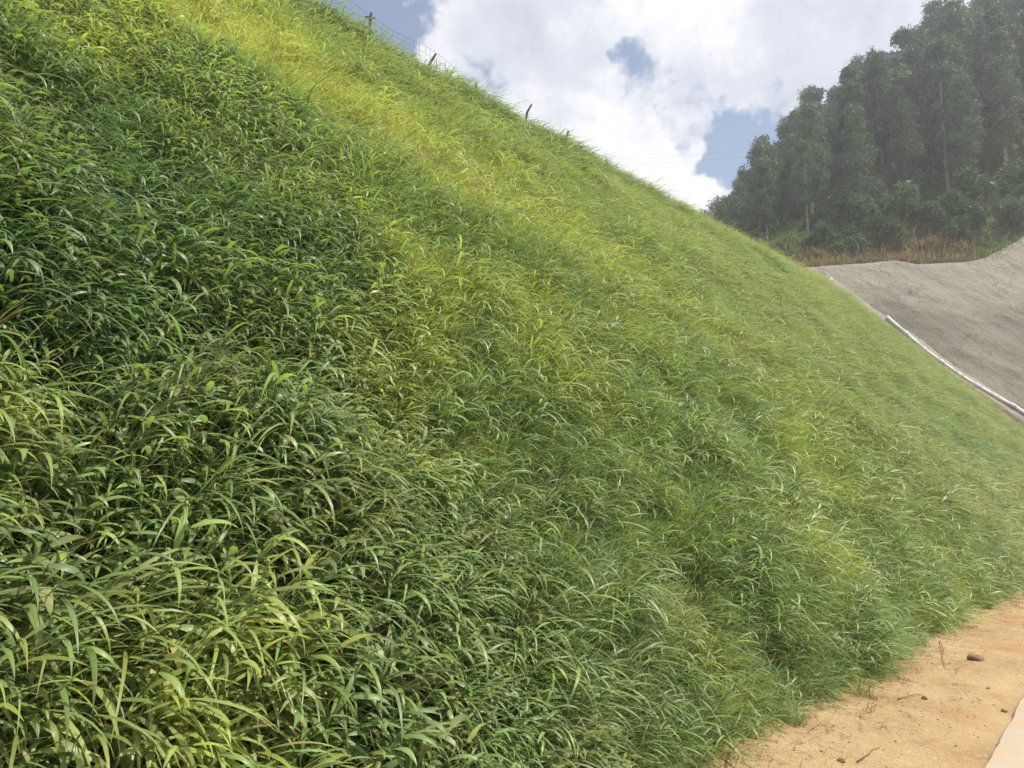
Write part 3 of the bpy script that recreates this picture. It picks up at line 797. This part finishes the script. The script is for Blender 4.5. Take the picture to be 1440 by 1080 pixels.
for i, (px, py, r, lab) in enumerate([(1300, 983, .03, 'small rough clod by the grass edge on the dirt'), (1412, 998, .028, 'small tan pebble lying close to the concrete edge'), (1183, 1072, .026, 'little grey pebble on the reddish dirt patch'), (1390, 966, .022, 'tiny brown pebble between stone and road')]):
    o = bpy.data.objects.new('pebble', rock('pebble', r, .6, stone_m if i % 2 == 0 else DIRT, 10 + i)); C.objects.link(o)
    o.location = ground_pt(px, py) + Vector((0, 0, r * .2)); o.rotation_euler = (0, 0, U(0, 6)); tag(o, lab, 'pebble')
twig_m = simple('dry_twig', (.24, .16, .10), .9, .4, 30)
for i, (a_, b_, lab) in enumerate([((1418, 849), (1450, 851), 'dark dry twig lying across the far dirt'), ((1322, 905), (1330, 945), 'thin dry stem fallen from the grass edge'), ((1205, 1075), (1238, 1052), 'short brown twig on the reddish dirt'), ((1262, 985), (1300, 978), 'broken brown straw near the small clod')]):
    p0 = ground_pt(*a_) + Vector((0, 0, .012)); p1 = ground_pt(*b_) + Vector((0, 0, .012))
    V, F = tube([Vector((0, 0, 0)), (p1 - p0) * .4 + Vector((.012, .015, .01)), (p1 - p0) * .7 + Vector((-.01, .01, .004)), p1 - p0], [.0042, .004, .0034, .002], 5)
    o = mesh_obj('twig', V, F, twig_m); o.location = p0; tag(o, lab, 'twig')

def grit(name, n_, smin, smax, mat_cols, lab):
    T = proto_coll(name + '_pieces')
    gm = leaf_mat(name + '_mat', trans=0.0, rough=.9, spec=.15)
    for k in range(4):
        me = rock(f'{name}_{k}', 1, .6, gm, 30 + k); o = bpy.data.objects.new(f'{name}_{k}', me); T.objects.link(o)
        at = me.attributes.new('leafcol', 'FLOAT_COLOR', 'POINT'); at.data.foreach_set('color', np.ones(4 * len(me.vertices), np.float32))
    y = rng.uniform(2, 20, n_); x = rng.uniform(-2.9, -1.2, n_)
    k = fbm(x, y, .5, 3, 71) > .44; x, y = x[k], y[k]; N_ = len(x)
    P = np.stack([x, y, verge_z(x, y)], -1); s = smin + (smax - smin) * rng.random((N_, 1)) ** 3 * np.ones((N_, 3))
    tint = np.array(mat_cols)[rng.integers(0, len(mat_cols), N_)] * rng.uniform(.7, 1.25, (N_, 1))
    scatter(name, T, P, rng.uniform(-3, 3, (N_, 3)) * np.array([.15, .15, 1]), s, tint, lab, 'gravel')
grit('loose_gravel', 6500, .003, .013, [(.40, .27, .14), (.44, .32, .18), (.28, .19, .11), (.46, .36, .24)], 'fine loose gravel and dirt crumbs scattered over the verge')
# straw litter along the toe
c_straw = proto_coll('straw_pieces')
for i in range(4):
    T = Tuft()
    for _ in range(7): T.blade((U(-.12, .12), U(-.12, .12), .006), U(0, 6.28), U(.06, .22), U(.002, .005), U(-.02, .12), U(0, .25), 3, (U(.6, 1.2),) * 3, 0, 0, 'grass')
    T.obj(f'straw_{i}', c_straw, GRASS)
N = 520; y = rng.uniform(2, 22, N); x = toe_x(y) + np.abs(rng.normal(0, .3, N)) + .05
k = x < -1.25; x, y = x[k], y[k]; N = len(x)
scatter('straw_litter', c_straw, np.stack([x, y, verge_z(x, y)], -1), np.stack([np.zeros(N), np.zeros(N), rng.uniform(0, 6.28, N)], -1), np.ones((N, 3)) * rng.uniform(.6, 1.2, (N, 1)),
        np.array([(.22, .14, .07), (.12, .08, .05), (.3, .22, .11)])[rng.integers(0, 3, N)], 'dry brown straw litter strewn along the toe of the grass', 'straw')

# stray sprigs rooted in the dirt just outside the toe
N = 34; y = rng.uniform(2.5, 20, N); x = toe_x(y) + np.abs(rng.normal(0, .22, N)) + .08; k = x < -1.4; x, y = x[k], y[k]; N = len(x)
scatter('toe_sprigs', c_fine, np.stack([x, y, verge_z(x, y)], -1), frame(N, 0, WIND, 1.5), rng.uniform(.22, .55, (N, 1)) * np.ones((N, 3)), np.tile(np.array([.17, .22, .07]), (N, 1)) * rng.uniform(.7, 1.2, (N, 1)), 'sparse short grass sprigs rooted in the dirt along the toe', 'grass')

# ------------------------------------------------------------------ haze
m, t, out = material('haze')
v = t.add('ShaderNodeVolumePrincipled', ins={'Color': (.86, .91, 1, 1), 'Density': .0016, 'Anisotropy': .4}); t.l.new(v.outputs[0], out.inputs['Volume'])
x0, x1, y0, y1, z0, z1 = -395, 395, -395, 395, -1.5, 75
V = [(x, y, z) for z in (z0, z1) for x, y in ((x0, y0), (x1, y0), (x1, y1), (x0, y1))]
o = mesh_obj('haze', V, [(3, 2, 1, 0), (4, 5, 6, 7), (0, 1, 5, 4), (1, 2, 6, 5), (2, 3, 7, 6), (3, 0, 4, 7)], m, smooth=False)
tag(o, 'thin pale haze in the air over the valley', 'haze', kind='stuff')
